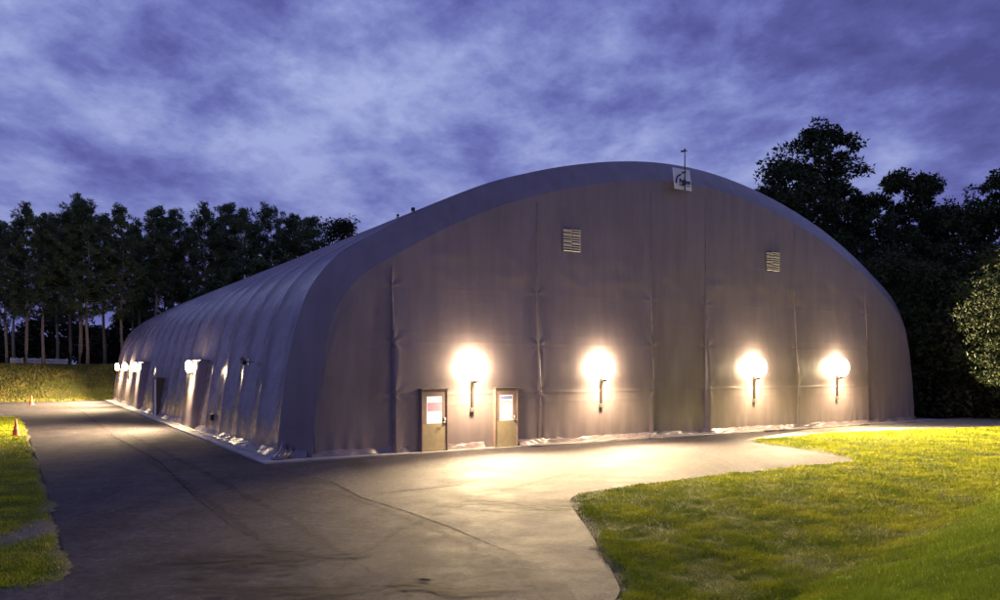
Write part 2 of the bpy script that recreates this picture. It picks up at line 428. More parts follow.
# end bevels + roof, one membrane
ring = []                                            # (v, inset)
nth = 10
vs = np.arange(V1, VEND, .122)
P = np.zeros((len(PF), len(vs), 3))
hh = PF[:, 1][:, None]
dd = rib_disp(vs[None, :], hh)
wr = .018*np.sin(vs[None, :]*5.1+hh*1.7)*np.sin(hh*2.3+vs[None, :]*.8) + .05*np.exp(-((hh-3.25)/.18)**2)*(1-np.abs(2*np.mod((vs[None, :]-V1)/BAY, 1)-1))*(-.6)
dd = dd + wr*np.where(hh < 9, 1, .5)
P[..., 0] = PF[:, 0][:, None]+NR[:, 0][:, None]*dd
P[..., 1] = vs[None, :]
P[..., 2] = hh+NR[:, 1][:, None]*dd
P[..., 2] = np.maximum(P[..., 2], 0)+BASEZ
grid_np('roof_membrane', P, M['fabric'], hall)
def bevel_strip(name, vedge, sgn):
    th = np.linspace(0, 1, nth); Q = np.zeros((len(PF), nth, 3))
    for j, a in enumerate(th):
        ins = RB*a; lump = (.05*math.sin(math.pi*a)+.012*np.sin(np.arange(len(PF))*.9+2*np.sin(np.arange(len(PF))*.17))*math.sin(math.pi*a)*(1 if sgn < 0 else .5))
        Q[:, j, 0] = PF[:, 0]-NR[:, 0]*(ins-lump); Q[:, j, 2] = np.maximum(PF[:, 1]-NR[:, 1]*(ins-lump), 0)+BASEZ
        Q[:, j, 1] = vedge+sgn*.62*a
    if sgn > 0: Q = Q[:, ::-1]
    grid_np(name, Q, M['fabric_wall'], hall); return Q
Qf = bevel_strip('edge_curtain', V1, -1)
bevel_strip('edge_curtain', VEND-.1, 1)
# end walls
V0 = V1-.62                                          # plane of the recessed cloth
posts = [4.47, 10.5, 16.35, 19.6, 25.6, 31.3]
INN = np.column_stack([PF[:, 0]-NR[:, 0]*RB, np.maximum(PF[:, 1]-NR[:, 1]*RB, 0)])
INN = INN[np.argsort(INN[:, 0])]
def topH(u): return np.interp(u, INN[:, 0], INN[:, 1])
def proud(u):                                        # 1 inside the proud door-bay panels
    a = sst((u-(posts[0]-.07))/.14)*sst(((posts[2]+.07)-u)/.14); b = sst((u-(posts[3]-.07))/.14)*sst(((posts[5]+.07)-u)/.14)
    return a+b
def front_off(u, h):
    """how far the cloth stands out from plane V0"""
    pr = proud(u)*sst((6.2-h)/4.2)*.22
    o = pr
    for a, b in zip([.9]+posts, posts+[36.8]):
        f = np.clip((u-a)/(b-a), 0, 1); inside = (u >= a) & (u < b)
        o = o+np.where(inside, .035*np.sin(np.pi*f)**.7*np.sin(np.pi*np.clip(h/7.5, 0, 1))**.6*(-1 if (b-a) < 3.5 else 1)*.6, 0)
    for p in posts:                                  # pulled folds at the posts
        o = o+.03*np.exp(-((u-p)/.04)**2)*sst((7.2-h)/1.5)
        o = o+.012*np.exp(-((u-p-.16*np.sin(h*1.1+p))/.10)**2)*sst((7.2-h)/2)
    on = sst((u-(posts[0]))/.5)*sst((posts[5]-u)/.5)*np.where((u > posts[2]) & (u < posts[3]), .25, 1)
    for hg, am, wd in ((1.98, .022, .035), (1.62, .007, .03), (3.82, .006, .03), (4.15, .004, .03), (5.75, .004, .03)):
        sag = .012*np.sin(u*1.9+hg*3)
        o = o+am*on*np.exp(-((h-hg-sag)/wd)**2)*(.75+.25*np.sin(u*3.3+hg*7))
    for p in posts:                                  # star wrinkles where girts meet posts
        for hg in (1.98, 3.82, 5.75):
            r = np.hypot(u-p, h-hg); an = np.arctan2(h-hg, u-p)
            o = o+.014*np.exp(-(r/.45)**2)*np.cos(an*5+p)*sst(r/.12)
    r2 = np.exp(-((h-6.6)/.8)**2)
    o = o+r2*.018*np.sin(u*2.2+np.sin(h*4+u)*1.5)*np.exp(-((np.mod(u*.37, 1)-.5)/.3)**2)
    o = o+.02*np.exp(-(h/.5)**2)*np.sin(u*9+2*np.sin(u*2.3))
    return o
def us_sampled():
    base = np.linspace(INN[0, 0]+.002, INN[-1, 0]-.002, 460)
    ex = np.concatenate([p+np.linspace(-.25, .25, 22) for p in posts])
    edge = np.concatenate([INN[0, 0]+.002+np.linspace(0, .8, 30), INN[-1, 0]-.002-np.linspace(0, .8, 30)])
    return np.unique(np.round(np.concatenate([base, ex, edge]), 4))
us = us_sampled(); NJ = 240
Pw = np.zeros((len(us), NJ, 3))
tp = topH(us)
jj = np.linspace(0, 1, NJ)[None, :]
hh = tp[:, None]*jj; uu = np.repeat(us[:, None], NJ, 1)
fade = sst((tp[:, None]-hh)/.8)*sst((uu-INN[0, 0])/.5)*sst((INN[-1, 0]-uu)/.5)
off = front_off(uu, hh)*fade
Pw[..., 0] = uu; Pw[..., 1] = V0-off; Pw[..., 2] = hh+BASEZ
ew = grid_np('end_wall', Pw, M['fabric_wall'], hall)
bus = np.linspace(INN[0, 0], INN[-1, 0], 60); bj = np.linspace(0, 1, 12)[None, :]
Pb = np.zeros((60, 12, 3)); Pb[..., 0] = bus[::-1, None]; Pb[..., 1] = VEND-.1+.62; Pb[..., 2] = topH(bus[::-1])[:, None]*bj+BASEZ
grid_np('back_wall', Pb, M['fabric_wall'], hall)
def wall_v(u, h): return V0-float(front_off(np.array([u]), np.array([h]))[0])

# crumpled hem lying on the pad
def hem(name, path, width, seed, amp=.085):
    r = np.random.default_rng(seed)
    L = [0]
    path = np.array(path, float)
    s = np.r_[0, np.cumsum(np.linalg.norm(np.diff(path, axis=0), axis=1))]
    n = int(s[-1]/.045); q = np.linspace(0, s[-1], n)
    pu = np.interp(q, s, path[:, 0]); pv = np.interp(q, s, path[:, 1])
    tu = np.gradient(pu); tv = np.gradient(pv); ll = np.hypot(tu, tv)+1e-9; tu /= ll; tv /= ll
    nu, nv = tv, -tu
    m = 14; ff = np.linspace(0, 1, m)
    Q = np.zeros((n, m, 3))
    ph = r.uniform(0, 6.28, 8)
    big = .6+.4*np.sin(q*.8+ph[0])*np.sin(q*.33+ph[1])
    wd = width*(.55+.45*np.sin(q*1.3+ph[2])*np.sin(q*.47+ph[3])+.12*np.sin(q*6+ph[4]))
    wd = np.maximum(wd, .1)
    for j, f in enumerate(ff):
        ridge = np.abs(np.sin(q*3.1+f*5+ph[5]+1.3*np.sin(q*.9+f*3)))+.5*np.abs(np.sin(q*7.7-f*7+ph[6]+np.sin(q*2.1)))
        z = (1-f)**1.5*.22+amp*ridge*big*math.sin(math.pi*min(1, f*1.05+.04))+.012
        o_ = f*wd-.04
        Q[:, j, 0] = pu+nu*o_; Q[:, j, 1] = pv+nv*o_; Q[:, j, 2] = BASEZ+z
    Q[:, -1, 2] = BASEZ+.004
    return grid_np(name, Q, M['fabric_wall'], hall)
fp = [(INN[0, 0]+.0, V0+.05)]+[(u, wall_v(u, .2)) for u in np.arange(INN[0, 0]+.4, 5.2, .3)]
hem('ground_skirt', fp, .34, 1)
hem('ground_skirt', [(u, wall_v(u, .2)) for u in np.arange(6.5, 8.2, .25)], .30, 2)
hem('ground_skirt', [(u, wall_v(u, .2)) for u in np.arange(9.45, INN[-1, 0], .3)]+[(36.3, .8), (36.6, 1.2)], .40, 3, .075)
side_path = [(.74, v_) for v_ in np.arange(54.0, 1.2, -.5)]+[(.82, .95), (1.05, .7), (1.5, .55)]
hem('ground_skirt', side_path, .34, 4, .028)
# bunched cloth at the near corner
mb = MB()
for k in range(9):
    a = random.uniform(0, .9); u0 = .85+random.uniform(-.1, .5); v0 = .65+random.uniform(-.1, .5)
    pts = [(u0, v0, .6-.05*k), (u0-.06, v0-.10, .25), (u0-.22-random.random()*.15, v0-.20-random.random()*.15, .09), (u0-.4-random.random()*.15, v0-.15-random.random()*.2, .07)]
    mb.tube(pts, [.03, .10, .085, .03], 8)
mb.build('gathered_cloth', M['fabric'], hall, True)
# rope laced along the hem, visible at the base of both walls
mb = MB(); mb.tube([(u, wall_v(u, .15)-.30-.05*math.sin(u*2.7)-.04*math.sin(u*6.1), BASEZ+.04+.02*math.sin(u*5)) for u in np.arange(9.8, 36.2, .2)], .016, 6)
mb.build('hem_rope', M['rope'], hall, True)
mb = MB(); mb.tube([(.36+.06*math.sin(v_*2.2)+.03*math.sin(v_*5), v_, BASEZ+.03+.01*math.sin(v_*4)) for v_ in np.arange(53, 1.4, -.2)], .016, 6)
mb.build('hem_rope', M['rope'], hall, True)
# seam straps on posts of the front wall (thin welt)
for p in posts+[1.75]:
    mb = MB(); hs = np.arange(.1, float(topH(p))-.25, .18)
    mb.tube([(p+.01*math.sin(h*3), wall_v(p, h)-.008, h+BASEZ) for h in hs], [.020 if h < 6 else .011 for h in hs], 6)
    mb.build('seam_welt', M['fabric'], hall, True)

# personnel doors
def door(u0, u1, sign):
    h = 2.22; vw = wall_v((u0+u1)/2, 1.2)-.16
    d = MB(); d.box(u0+.055, u1-.055, vw+.02, vw+.065, BASEZ+.02, 1.02); dr = d.build('door', M['door_panel'], hall, bevel=.004)
    d = MB(); d.box(u0+.055, u0+.21, vw+.02, vw+.065, 1.023, h-.06); d.box(u1-.21, u1-.055, vw+.02, vw+.065, 1.023, h-.06); d.box(u0+.21, u1-.21, vw+.02, vw+.065, h-.24, h-.06)
    d.build('window_surround', M['door_frame'], dr, bevel=.004)
    f = MB(); f.box(u0, u0+.05, vw-.02, vw+.4, BASEZ, h); f.box(u1-.05, u1, vw-.02, vw+.4, BASEZ, h); f.box(u0+.05, u1-.05, vw-.02, vw+.4, h-.055, h)
    f.build('door_frame', M['door_frame'], dr, bevel=.004)
    s = MB(); s.box(u0-.05, u1+.05, vw-.08, vw+.3, h+.003, h+.025); s.build('rain_ledge', M['metal'], dr, bevel=.004)
    w = MB(); w.box(u0+.215, u1-.215, vw+.035, vw+.05, 1.025, h-.245); pane = w.build('window', M['paper'], dr)
    a, b = u0+.215, u1-.215; z0, z1 = 1.025, h-.245
    if sign == 1:
        q = MB(); q.box(a+.03, b-.02, vw+.030, vw+.0345, 1.47, 1.74); q.build('notice', M['pink'], pane)
        q = MB(); q.box(a+.03, b-.02, vw+.026, vw+.0297, 1.462, 1.474); q.build('notice_rule', M['grey_print'], pane)
        q = MB(); q.box(a+.03, b-.02, vw+.026, vw+.0297, 1.735, 1.747); q.build('notice_rule', M['grey_print'], pane)
    else:
        q = MB(); q.box(a+.03, b-.03, vw+.030, vw+.0345, 1.82, 1.93); q.build('notice', M['blue'], pane)
        q = MB(); q.tube([(a+.05, vw+.03, 1.60), (a+.14, vw+.03, 1.70), (a+.28, vw+.03, 1.74), (a+.42, vw+.03, 1.72), (b-.03, vw+.03, 1.66)], .013, 6)
        q.tube([(a+.16, vw+.03, 1.66), (a+.26, vw+.03, 1.50), (a+.34, vw+.03, 1.42)], .011, 6); q.tube([(b-.18, vw+.03, 1.34), (b-.08, vw+.03, 1.18), (b-.03, vw+.03, 1.12)], .011, 6)
        q.tube([(a+.26, vw+.03, 1.64), (a+.33, vw+.03, 1.60), (a+.42, vw+.03, 1.63)], .010, 6)
        q.build('drawing', M['grey_print'], pane)
    hd = MB(); hd.box(u1-.17, u1-.10, vw-.005, vw+.019, .98, 1.22); hd.tube([(u1-.135, vw-.004, 1.06), (u1-.135, vw-.07, 1.06), (u1-.27, vw-.07, 1.06)], .014, 8); hd.build('handle', M['metal'], dr, True)
    for z in (.3, 1.15, 1.95):
        hg = MB(); hg.tube([(u0+.052, vw+.008, z), (u0+.052, vw+.008, z+.11)], .011, 8); hg.build('hinge', M['dark_metal'], dr)
    return dr
door(5.42, 6.46, 1)['label'] = 'door with pink banded notice in its window'
door(8.40, 9.40, 2)['label'] = 'door with blue headed drawing in its window'

# louvred vents
for u0, u1 in ((11.72, 12.60), (23.55, 24.50)):
    vz = wall_v((u0+u1)/2, 7.9); z0, z1 = 7.55, 8.48; vf = vz-.055
    b = MB(); b.box(u0, u1, vf+.04, vz+.35, z0, z1); vt = b.build('vent', M['void'], hall)
    f = MB(); c_ = (u0+u1)/2; f.box(c_-.025, c_+.025, vf+.01, vf+.038, z0, z1); f.box(u0, u0+.025, vf+.01, vf+.038, z0, z1); f.box(u1-.025, u1, vf+.01, vf+.038, z0, z1); f.build('vent_frame', M['metal'], vt)
    s = MB()
    for k in range(11):
        z = z0+.03+k*(z1-z0-.06)/10.6
        for a, bb, tl in ((u0+.03, c_-.028, .007*((k*7) % 5-2)), (c_+.028, u1-.03, .012*((k*5) % 4-1.5))):
            Mx = Matrix.Translation((0, vf-.0, z+.02)) @ Matrix.Rotation(R(-38), 4, 'X')
            s.quadbox(Matrix.Translation(((a+bb)/2, 0, tl)) @ Mx @ Matrix.Rotation(tl*1.2, 4, 'Y'), -(bb-a)/2, (bb-a)/2, -.018, .03, -.005, .005)
    s.build('slat_bank', M['louvre'], vt)

# doorway covers standing out of the long side
def side_u(h):
    i = np.argmin(np.abs(PF[:90, 1]-h)); return float(PF[i, 0])
def prow(name, va, vb, top, out):
    """flat upright frame covered with cloth, standing out of the curved side"""
    P = []; n = 14
    hs = np.linspace(0, top, n)
    uo = [side_u(max(h, .05))-.14 for h in hs]
    Q = np.zeros((4, n, 3))
    for j, h in enumerate(hs):
        ui = side_u(max(h, .05))+.5
        for i, (u, v_) in enumerate(((ui, va), (uo[j], va), (uo[j], vb), (ui, vb))):
            Q[i, j] = (u, v_, h+BASEZ)
    o = grid_np(name, Q[::-1], M['fabric_wall'], hall, False)
    mb = MB(); mb.quadbox(Matrix(), side_u(top)-.17, side_u(top)+.6, va-.02, vb+.02, top+BASEZ, top+BASEZ+.05); mb.build('entrance_lintel', M['fabric'], o)
    return o
prow('side_entrance', 14.9, 18.1, 3.25, .5)
prow('side_entrance', 35.2, 38.8, 3.25, .5)
# narrow personnel door box on the long side
mb = MB(); mb.box(.60, 1.2, 27.0, 27.09, BASEZ, 2.35); mb.box(.56, 1.2, 28.1, 28.19, BASEZ, 2.35); mb.box(.60, 1.2, 27.09, 28.1, 2.27, 2.35)
sd_ = mb.build('side_door', M['dark_metal'], hall, bevel=.005)
mb = MB(); mb.box(.61, .65, 27.1, 28.09, BASEZ+.01, 2.26); mb.build('door_leaf', M['white_paint'], sd_)
# small wall vents low on the side
mb = MB(); mb.box(.70, 1.0, 11.6, 11.9, .62, .92); mb.build('side_vent', M['dark_metal'], hall, bevel=.01)

# ------------------------------------------------------------------ sign, mast, camera, roof boxes
su = 17.85
sg = empty('logo_sign'); sg.matrix_world = BM @ Matrix.Translation((su, V1-1.02, 10.62)) @ Matrix.Rotation(R(-8), 4, 'X')
tag(sg, 'square white banner with dark arc logo hung at the crown of the hall', 'sign')
mb = MB(); mb.box(-.50, .50, 0, .03, 0, .93); mb.build('banner', M['banner'], sg, bevel=.004)
mb = MB(); mb.tube([(-.41+.42*(1-math.cos(a)), -.022, .24+.42*math.sin(a)) for a in np.linspace(0, 1.5, 14)], [.034]*11+[.028, .02, .012], 8); mb.build('logo_arc', M['ink'], sg)
cu = bpy.data.curves.new('logo_text', 'FONT'); cu.body = 'Britton'; cu.size = .27; cu.extrude = .006; cu.offset = .013; cu.shear = .25
to = bpy.data.objects.new('logo_text', cu); COL.objects.link(to)
dg = bpy.context.evaluated_depsgraph_get(); me = bpy.data.meshes.new_from_object(to.evaluated_get(dg)); bpy.data.objects.remove(to)
me.materials.append(M['ink']); me.name = 'logo_text'
lt = link(bpy.data.objects.new('logo_text', me), sg)
xs = [v_.co.x for v_ in me.vertices]; wx = max(xs)-min(xs); kx = .66/wx
lt.matrix_local = Matrix.Translation((-.22, -.010, .27)) @ Matrix.Rotation(R(90), 4, 'X') @ Matrix.Diagonal((kx, 1, 1, 1))
mb = MB(); mb.box(-.24, -.04, -.012, -.002, .17, .205); mb.box(.0, .14, -.012, -.002, .165, .20); mb.box(.2, .4, -.012, -.002, .16, .195); mb.build('small_print', M['grey_print'], sg)

ms = empty('weather_mast'); ms.matrix_world = BM @ Matrix.Translation((su-.06, V1-1.16, 0))
tag(ms, 'thin black weather mast with small sensor on top, rising in front of the banner', 'mast')
mb = MB(); mb.tube([(0, 0, 10.55), (0, 0, 11.5), (0, 0, 12.22)], [.03, .026, .018], 8); mb.build('pole', M['dark_metal'], ms)
mb = MB()
mb.tube([(-.15, 0, 12.2), (.19, .05, 12.27)], .018, 8); mb.lathe([(0, 12.31), (.05, 12.31), (.035, 12.2), (0, 12.2)], 12)
mb.box(-.2, -.1, -.04, .04, 12.17, 12.23); mb.build('wind_sensor', M['dark_metal'], ms)
mb = MB(); mb.box(-.05, .05, -.03, .16, 10.78, 10.84); mb.build('clamp', M['dark_metal'], ms)
mb = MB(); mb.box(-.05, .05, -.03, .14, 11.3, 11.36); mb.build('clamp', M['dark_metal'], ms)

def on_roof(u, v_, dz=0):
    i = np.argmin(np.abs(PF[:, 0]-u)); return (u, v_, PF[i, 1]+BASEZ+dz)
for (u, v_, s, lb) in ((7.1, 4.4, .13, 'larger dark box fixed on the roof shoulder, nearer of the pair'), (6.7, 5.0, .09, 'smaller dark box fixed on the roof shoulder, farther of the pair')):
    o = empty('roof_sensor'); o.matrix_world = BM @ Matrix.Translation(on_roof(u, v_))
    tag(o, lb, 'sensor', 'sensors on the roof shoulder')
    mb = MB(); mb.box(-s/2, s/2, -s/2, s/2, .05, .05+s*1.1); mb.build('housing', M['dark_metal'], o, bevel=.015)
    mb = MB(); mb.tube([(0, 0, -.1), (0, 0, .06)], .02, 8); mb.box(-.06, .06, -.06, .06, .0, .02); mb.build('stem', M['metal'], o)
o = empty('security_camera'); o.matrix_world = BM @ Matrix.Translation((side_u(3.2)-.0, 6.1, 3.2))
tag(o, 'dark security camera on a bracket high on the ribbed long side', 'camera')
mb = MB(); mb.quadbox(Matrix.Translation((-.28, -.05, .03)) @ Matrix.Rotation(R(18), 4, 'X'), -.07, .07, -.26, .2, -.07, .08); mb.build('housing', M['dark_metal'], o, bevel=.015)
mb = MB(); mb.tube([(.12, 0, 0), (-.1, 0, .0), (-.27, 0, -.03)], .03, 8); mb.quadbox(Matrix.Translation((-.05, 0, 0)), -.03, .02, -.09, .09, -.12, .12); mb.build('bracket', M['metal'], o)
mb = MB(); mb.quadbox(Matrix.Translation((-.28, .17, -.02)), -.05, .05, 0, .03, -.05, .05); mb.build('lens_window', M['white_paint'], o)

# ------------------------------------------------------------------ wall lamps
GR = .47
def make_lamp():
    o = empty('wall_lamp')                            # origin on the wall, local -Y is outward, z=0 at lamp height
    sp = bmesh.new(); bmesh.ops.create_uvsphere(sp, u_segments=28, v_segments=18, radius=GR)  # lamp and its glare shaped together as one oversized glowing ball
    for v_ in sp.verts: v_.co.y *= .52; v_.co.y -= .31
    me = bpy.data.meshes.new('glare_globe'); sp.to_mesh(me); sp.free(); me.materials.append(M['lamp_glow'])
    me.polygons.foreach_set('use_smooth', [True]*len(me.polygons)); link(bpy.data.objects.new('glare_globe', me), o)
    mb = MB(); mb.tube([(0, .05, -.52), (0, -.15, -.54), (0, -.30, -.53), (0, -.38, -.47)], .035, 8); mb.lathe([(0, -.45), (.12, -.45), (.14, -.49), (.05, -.53), (0, -.53)], 16, (0, -.31, 0)); mb.build('arm', M['dark_metal'], o, True)
    mb = MB(); mb.box(-.04, .04, -.10, .1, -1.55, -.40); mb.build('mounting_post', M['post'], o, bevel=.01)
    mb = MB(); mb.box(-.08, .08, -.13, .06, -1.60, -1.44); mb.build('junction_box', M['metal'], o, bevel=.01)
    return o
lamp0 = make_lamp()
def place(o, u, v_, h, rz, label, grp, scale=1, spot=None):
    o.matrix_world = BM @ Matrix.Translation((u, v_, h)) @ Matrix.Rotation(rz, 4, 'Z') @ Matrix.Scale(scale, 4)
    tag(o, label, 'lamp', grp)
SPOT = []
def flood(o, power, size=150):
    """the reflector beam of the fitting, thrown outward"""
    li = bpy.data.lights.new('reflector_beam', 'SPOT'); li.energy = power; li.spot_size = R(size); li.spot_blend = 1.0; li.shadow_soft_size = .25; li.color = (1, .735, .40)
    lo = link(bpy.data.objects.new('reflector_beam', li), o)
    lo.matrix_local = Matrix.Translation((0, -.95, -.05)) @ Matrix.Rotation(R(-78), 4, 'X')
    SPOT.append(li)
    li = bpy.data.lights.new('downward_beam', 'SPOT'); li.energy = power*.075; li.spot_size = R(176); li.spot_blend = .9; li.shadow_soft_size = .2; li.color = (1, .735, .40)
    lo = link(bpy.data.objects.new('downward_beam', li), o); lo.matrix_local = Matrix.Translation((0, -.80, -.35)) @ Matrix.Rotation(R(-8), 4, 'X')
fl = [(7.50, 'glowing white lamp on the front wall between the two doors'), (13.45, 'glowing white lamp on the front wall just left of the dark centre bay'),
      (22.45, 'glowing white lamp on the front wall just right of the dark centre bay'), (28.55, 'glowing white lamp nearest the right hand end of the front wall')]
for k, (u, lb) in enumerate(fl):
    o = lamp0 if k == 0 else copy_tree(lamp0)
    place(o, u, wall_v(u, 2.4), 2.98, 0, lb, 'lamps on the front wall')
lamps = [lamp0]
for k, (v_, lb) in enumerate([(16.4, 'glowing lamp on the long side nearest the camera, above an entrance cover'), (37.4, 'second glowing lamp along the long side, above the farther entrance cover'),
                              (44.8, 'third glowing lamp along the long side, past both entrance covers'), (51.0, 'farthest glowing lamp, at the far end of the long side')]):
    o = copy_tree(lamp0); uu_ = side_u(2.6)-.14 if k < 2 else side_u(2.4)
    place(o, uu_, v_, 3.02, R(-90), lb, 'lamps on the long side', .66)
POW_F, POW_S = 13500, 18000
for o in list(SC.objects):
    if o.name.startswith('wall_lamp'): flood(o, POW_F if 'front' in o['group'] else POW_S)

# ------------------------------------------------------------------ cones and barrier
def cone():
    o = empty('traffic_cone')
    mb = MB(); mb.lathe([(.155, .035), (.15, .05), (.115, .22)], 24); mb.lathe([(.115, .22), (.078, .42)], 24); mb.lathe([(.078, .42), (.062, .50)], 24); mb.lathe([(.062, .50), (.030, .70), (.026, .72), (.0, .72)], 24)
    mb.build('cone_body', M['cone'], o, True)
    mb = MB(); mb.box(-.19, .19, -.19, .19, .0, .035); mb.build('base', M['cone'], o, bevel=.012)
    mb = MB(); mb.lathe([(.103, .29), (.0835, .40)], 24); mb.build('collar', M['cone_band'], o, True)
    return o
c0 = cone(); x, y = G(16, 437); c0.location = (x, y, .05); c0.rotation_euler = (0, 0, .4)
tag(c0, 'orange traffic cone on the grass corner beside the asphalt lane', 'cone', 'orange traffic cones')
c1 = copy_tree(c0); x, y = G(31.5, 404.6); c1.location = (x, y, .0); c1.rotation_euler = (0, 0, 1.1)
tag(c1, 'orange traffic cone at the foot of the grassy bank', 'cone', 'orange traffic cones')
def tz(x, y): return float(ground_z(np.array([[x]]), np.array([[y]]))[0][0, 0])
Yb = 79.0
for k, (x0p, x1p, y0p, y1p, lb) in enumerate([(10, 23, 361.8, 365.3, 'short white low board barrier between the two leftmost pine trunks'), (27, 41, 361.8, 365, 'white low board barrier between closely spaced pine trunks'), (43, 68, 363, 366.2, 'longest white low board barrier on the bank top, right of the leaning pine trunk')]):
    xa, xb = (x0p-500)/F*Yb, (x1p-500)/F*Yb
    o = empty('board_barrier', ((xa+xb)/2, Yb, tz((xa+xb)/2, Yb)+.02)); w = (xb-xa)/2
    tag(o, lb, 'barrier', 'white barriers on the bank')
    for q in range(2):
        mb = MB(); mb.quadbox(Matrix.Rotation(.012*(q+k-1), 4, 'Y'), -w, w, -.03, .03, .12+.27*q, .34+.27*q); mb.build('board', M['barrier'], o, bevel=.008)
    for q in (-1, 0, 1):
        mb = MB(); mb.box(q*w*.9-.05, q*w*.9+.05, .035, .11, -.2, .68); mb.build('post', M['barrier'], o)

# ------------------------------------------------------------------ vegetation
def leaf_cloud(centers, radii, per, size, asp, r, flat=.75, droop=0):
    """many small triangular leaves around the clump centres"""
    C = np.repeat(centers, per, 0); Rr = np.repeat(radii, per)
    n = len(C); d = r.normal(size=(n, 3)); d /= np.linalg.norm(d, axis=1)[:, None]
    rad = Rr*r.uniform(.25, 1, n)**.6
    P = C+d*rad[:, None]*np.array([1, 1, flat])
    a = r.normal(size=(n, 3))+d*.8; a[:, 2] -= droop; a /= np.linalg.norm(a, axis=1)[:, None]
    b = np.cross(a, r.normal(size=(n, 3))); b /= np.linalg.norm(b, axis=1)[:, None]
    s = size*r.uniform(.6, 1.4, n)[:, None]
    V = np.stack([P-b*s*asp*.5, P+b*s*asp*.5, P+a*s], 1).reshape(-1, 3)
    return V, np.arange(3*n).reshape(-1, 3)
def make_pine(seed, H=20, crown0=.42, wid=3.0, lean=0):
    r = np.random.default_rng(seed); o = empty('pine_tree')
    tb = MB(); n = 9; ph = r.uniform(0, 6.28)
    tr = [Vector((lean*(k/n)+.12*math.sin(k*1.1+ph), .10*math.cos(k*.9+ph), H*k/n*.985-.4)) for k in range(n+1)]
    tb.tube(tr, [.20*(1-k/n)**.8+.025 for k in range(n+1)], 9)
    cs, rs = [], []
    nb = 52
    for k in range(nb):
        f = crown0+(1-crown0)*((k+r.uniform(0, .9))/nb); z = H*f
        prof = math.sin(math.pi*min(1, (f-crown0)/(1-crown0)*.78+.22))**.7
        L = wid*prof*r.uniform(.45, 1.15)+.25; th = k*2.4+r.uniform(-.5, .5)
        i = min(n-1, int(z/H*n)); base = tr[i].lerp(tr[i+1], z/H*n-i); 
        tip = base+Vector((L*math.cos(th), L*math.sin(th), L*r.uniform(.12, .5)))
        mid = base.lerp(tip, .55)+Vector((0, 0, -.08*L))
        tb.tube([base, mid, tip], [.06, .035, .012], 4, False)
        for q, fr in ((0, 1.), (1, .68), (2, .42)):
            if q == 2 and L < 1.6: continue
            c = base.lerp(tip, fr)+Vector(r.normal(size=3)*.22); cs.append(c); rs.append(r.uniform(.30, .56)*(1.05-.12*q))
            if r.uniform() < .55: cs.append(c+Vector(r.normal(size=3)*.6)); rs.append(r.uniform(.28, .5))
    for q in range(5): cs.append(tr[-1]+Vector((0, 0, .25-.45*q))+Vector(r.normal(size=3)*.15)); rs.append(.30+.05*q)
    for q in range(5):                                # dead stubs below the crown
        z = H*crown0*r.uniform(.45, 1); th = r.uniform(0, 6.28); L = r.uniform(.4, 1.5); i = int(z/H*n); b = tr[i].lerp(tr[i+1], z/H*n-i)
        tb.tube([b, b+Vector((L*math.cos(th), L*math.sin(th), .1))], [.03, .008], 4, False)
    V, Fc = leaf_cloud(np.array([tuple(c) for c in cs]), np.array(rs), 80, .32, .28, r, .8)
    tb.build('trunk', M['bark'], o, True); mesh_np('crown', V, Fc, M['pine'], o)
    o['H'] = H; return o
def make_broad(seed, H=14, W_=4.5, base=.12, mat='leaf', loose=.0, leaf=.20, ncl=170, per=75, top=1.0):
    r = np.random.default_rng(seed); o = empty('leafy_tree')
    tb = MB(); lx = r.uniform(-.4, .4); tb.tube([(0, 0, -.4), (lx*.4, 0, H*.25), (lx, .1, H*.55), (lx*1.2, 0, H*.88)], [.26, .21, .12, .03], 9)
    sub = []
    for k in range(15):                               # limbs carrying sub-crowns
        f = base+.1+(.97-base-.1)*((k+.5)/15); z = H*f; th = k*2.4+r.uniform(-.5, .5)
        prof = (math.sin(math.pi*min(1., (f-base)/(1-base)*.80+.17)))**.65*top
        L = W_*prof*r.uniform(.55, 1.0)*(.8 if k % 4 else 1.1); b = Vector((lx*f, 0, z-.18*L)); c = Vector((L*math.cos(th)*.72, L*math.sin(th)*.72, z))
        tb.tube([b, b.lerp(c, .6)+Vector((0, 0, -.1)), c], [.09, .06, .02], 5, False); sub.append((c, W_*.36*r.uniform(.7, 1.15)*(.55+.45*prof)))
    sub.append((Vector((lx, 0, H*.95)), W_*.2)); sub.append((Vector((lx*.7, 0, H*.6)), W_*.42))
    cs, rs = [], []
    for k in range(ncl):
        c, R_ = sub[k % len(sub)]; d = Vector(r.normal(size=3)).normalized()*R_*r.uniform(.35, 1.05+loose)
        d.z *= .8; p = c+d
        if p.z < H*base*.7: p.z = H*base*.7+r.uniform(0, .6)
        cs.append(tuple(p)); rs.append(r.uniform(.32, .75)*W_/4.5)
    V, Fc = leaf_cloud(np.array(cs), np.array(rs), per, leaf, .62, r, .8)
    tb.build('trunk', M['bark_dark'], o, True); mesh_np('crown', V, Fc, M[mat], o)
    o['H'] = H; return o
def put(o, x, y, H, rz, label, cat, grp, sx=1):
    s = H/o['H']; o.location = (x, y, tz(x, y)); o.rotation_euler = (0, 0, rz); o.scale = (s*sx, s*sx, s); tag(o, label, cat, grp)
pines = [make_pine(11, 20, .33, 3.3), make_pine(12, 20, .40, 2.9), make_pine(13, 20, .46, 2.5), make_pine(14, 20, .30, 3.5), make_pine(15, 20, .42, 2.2)]
used = set()
GP = 'pines on the bank'
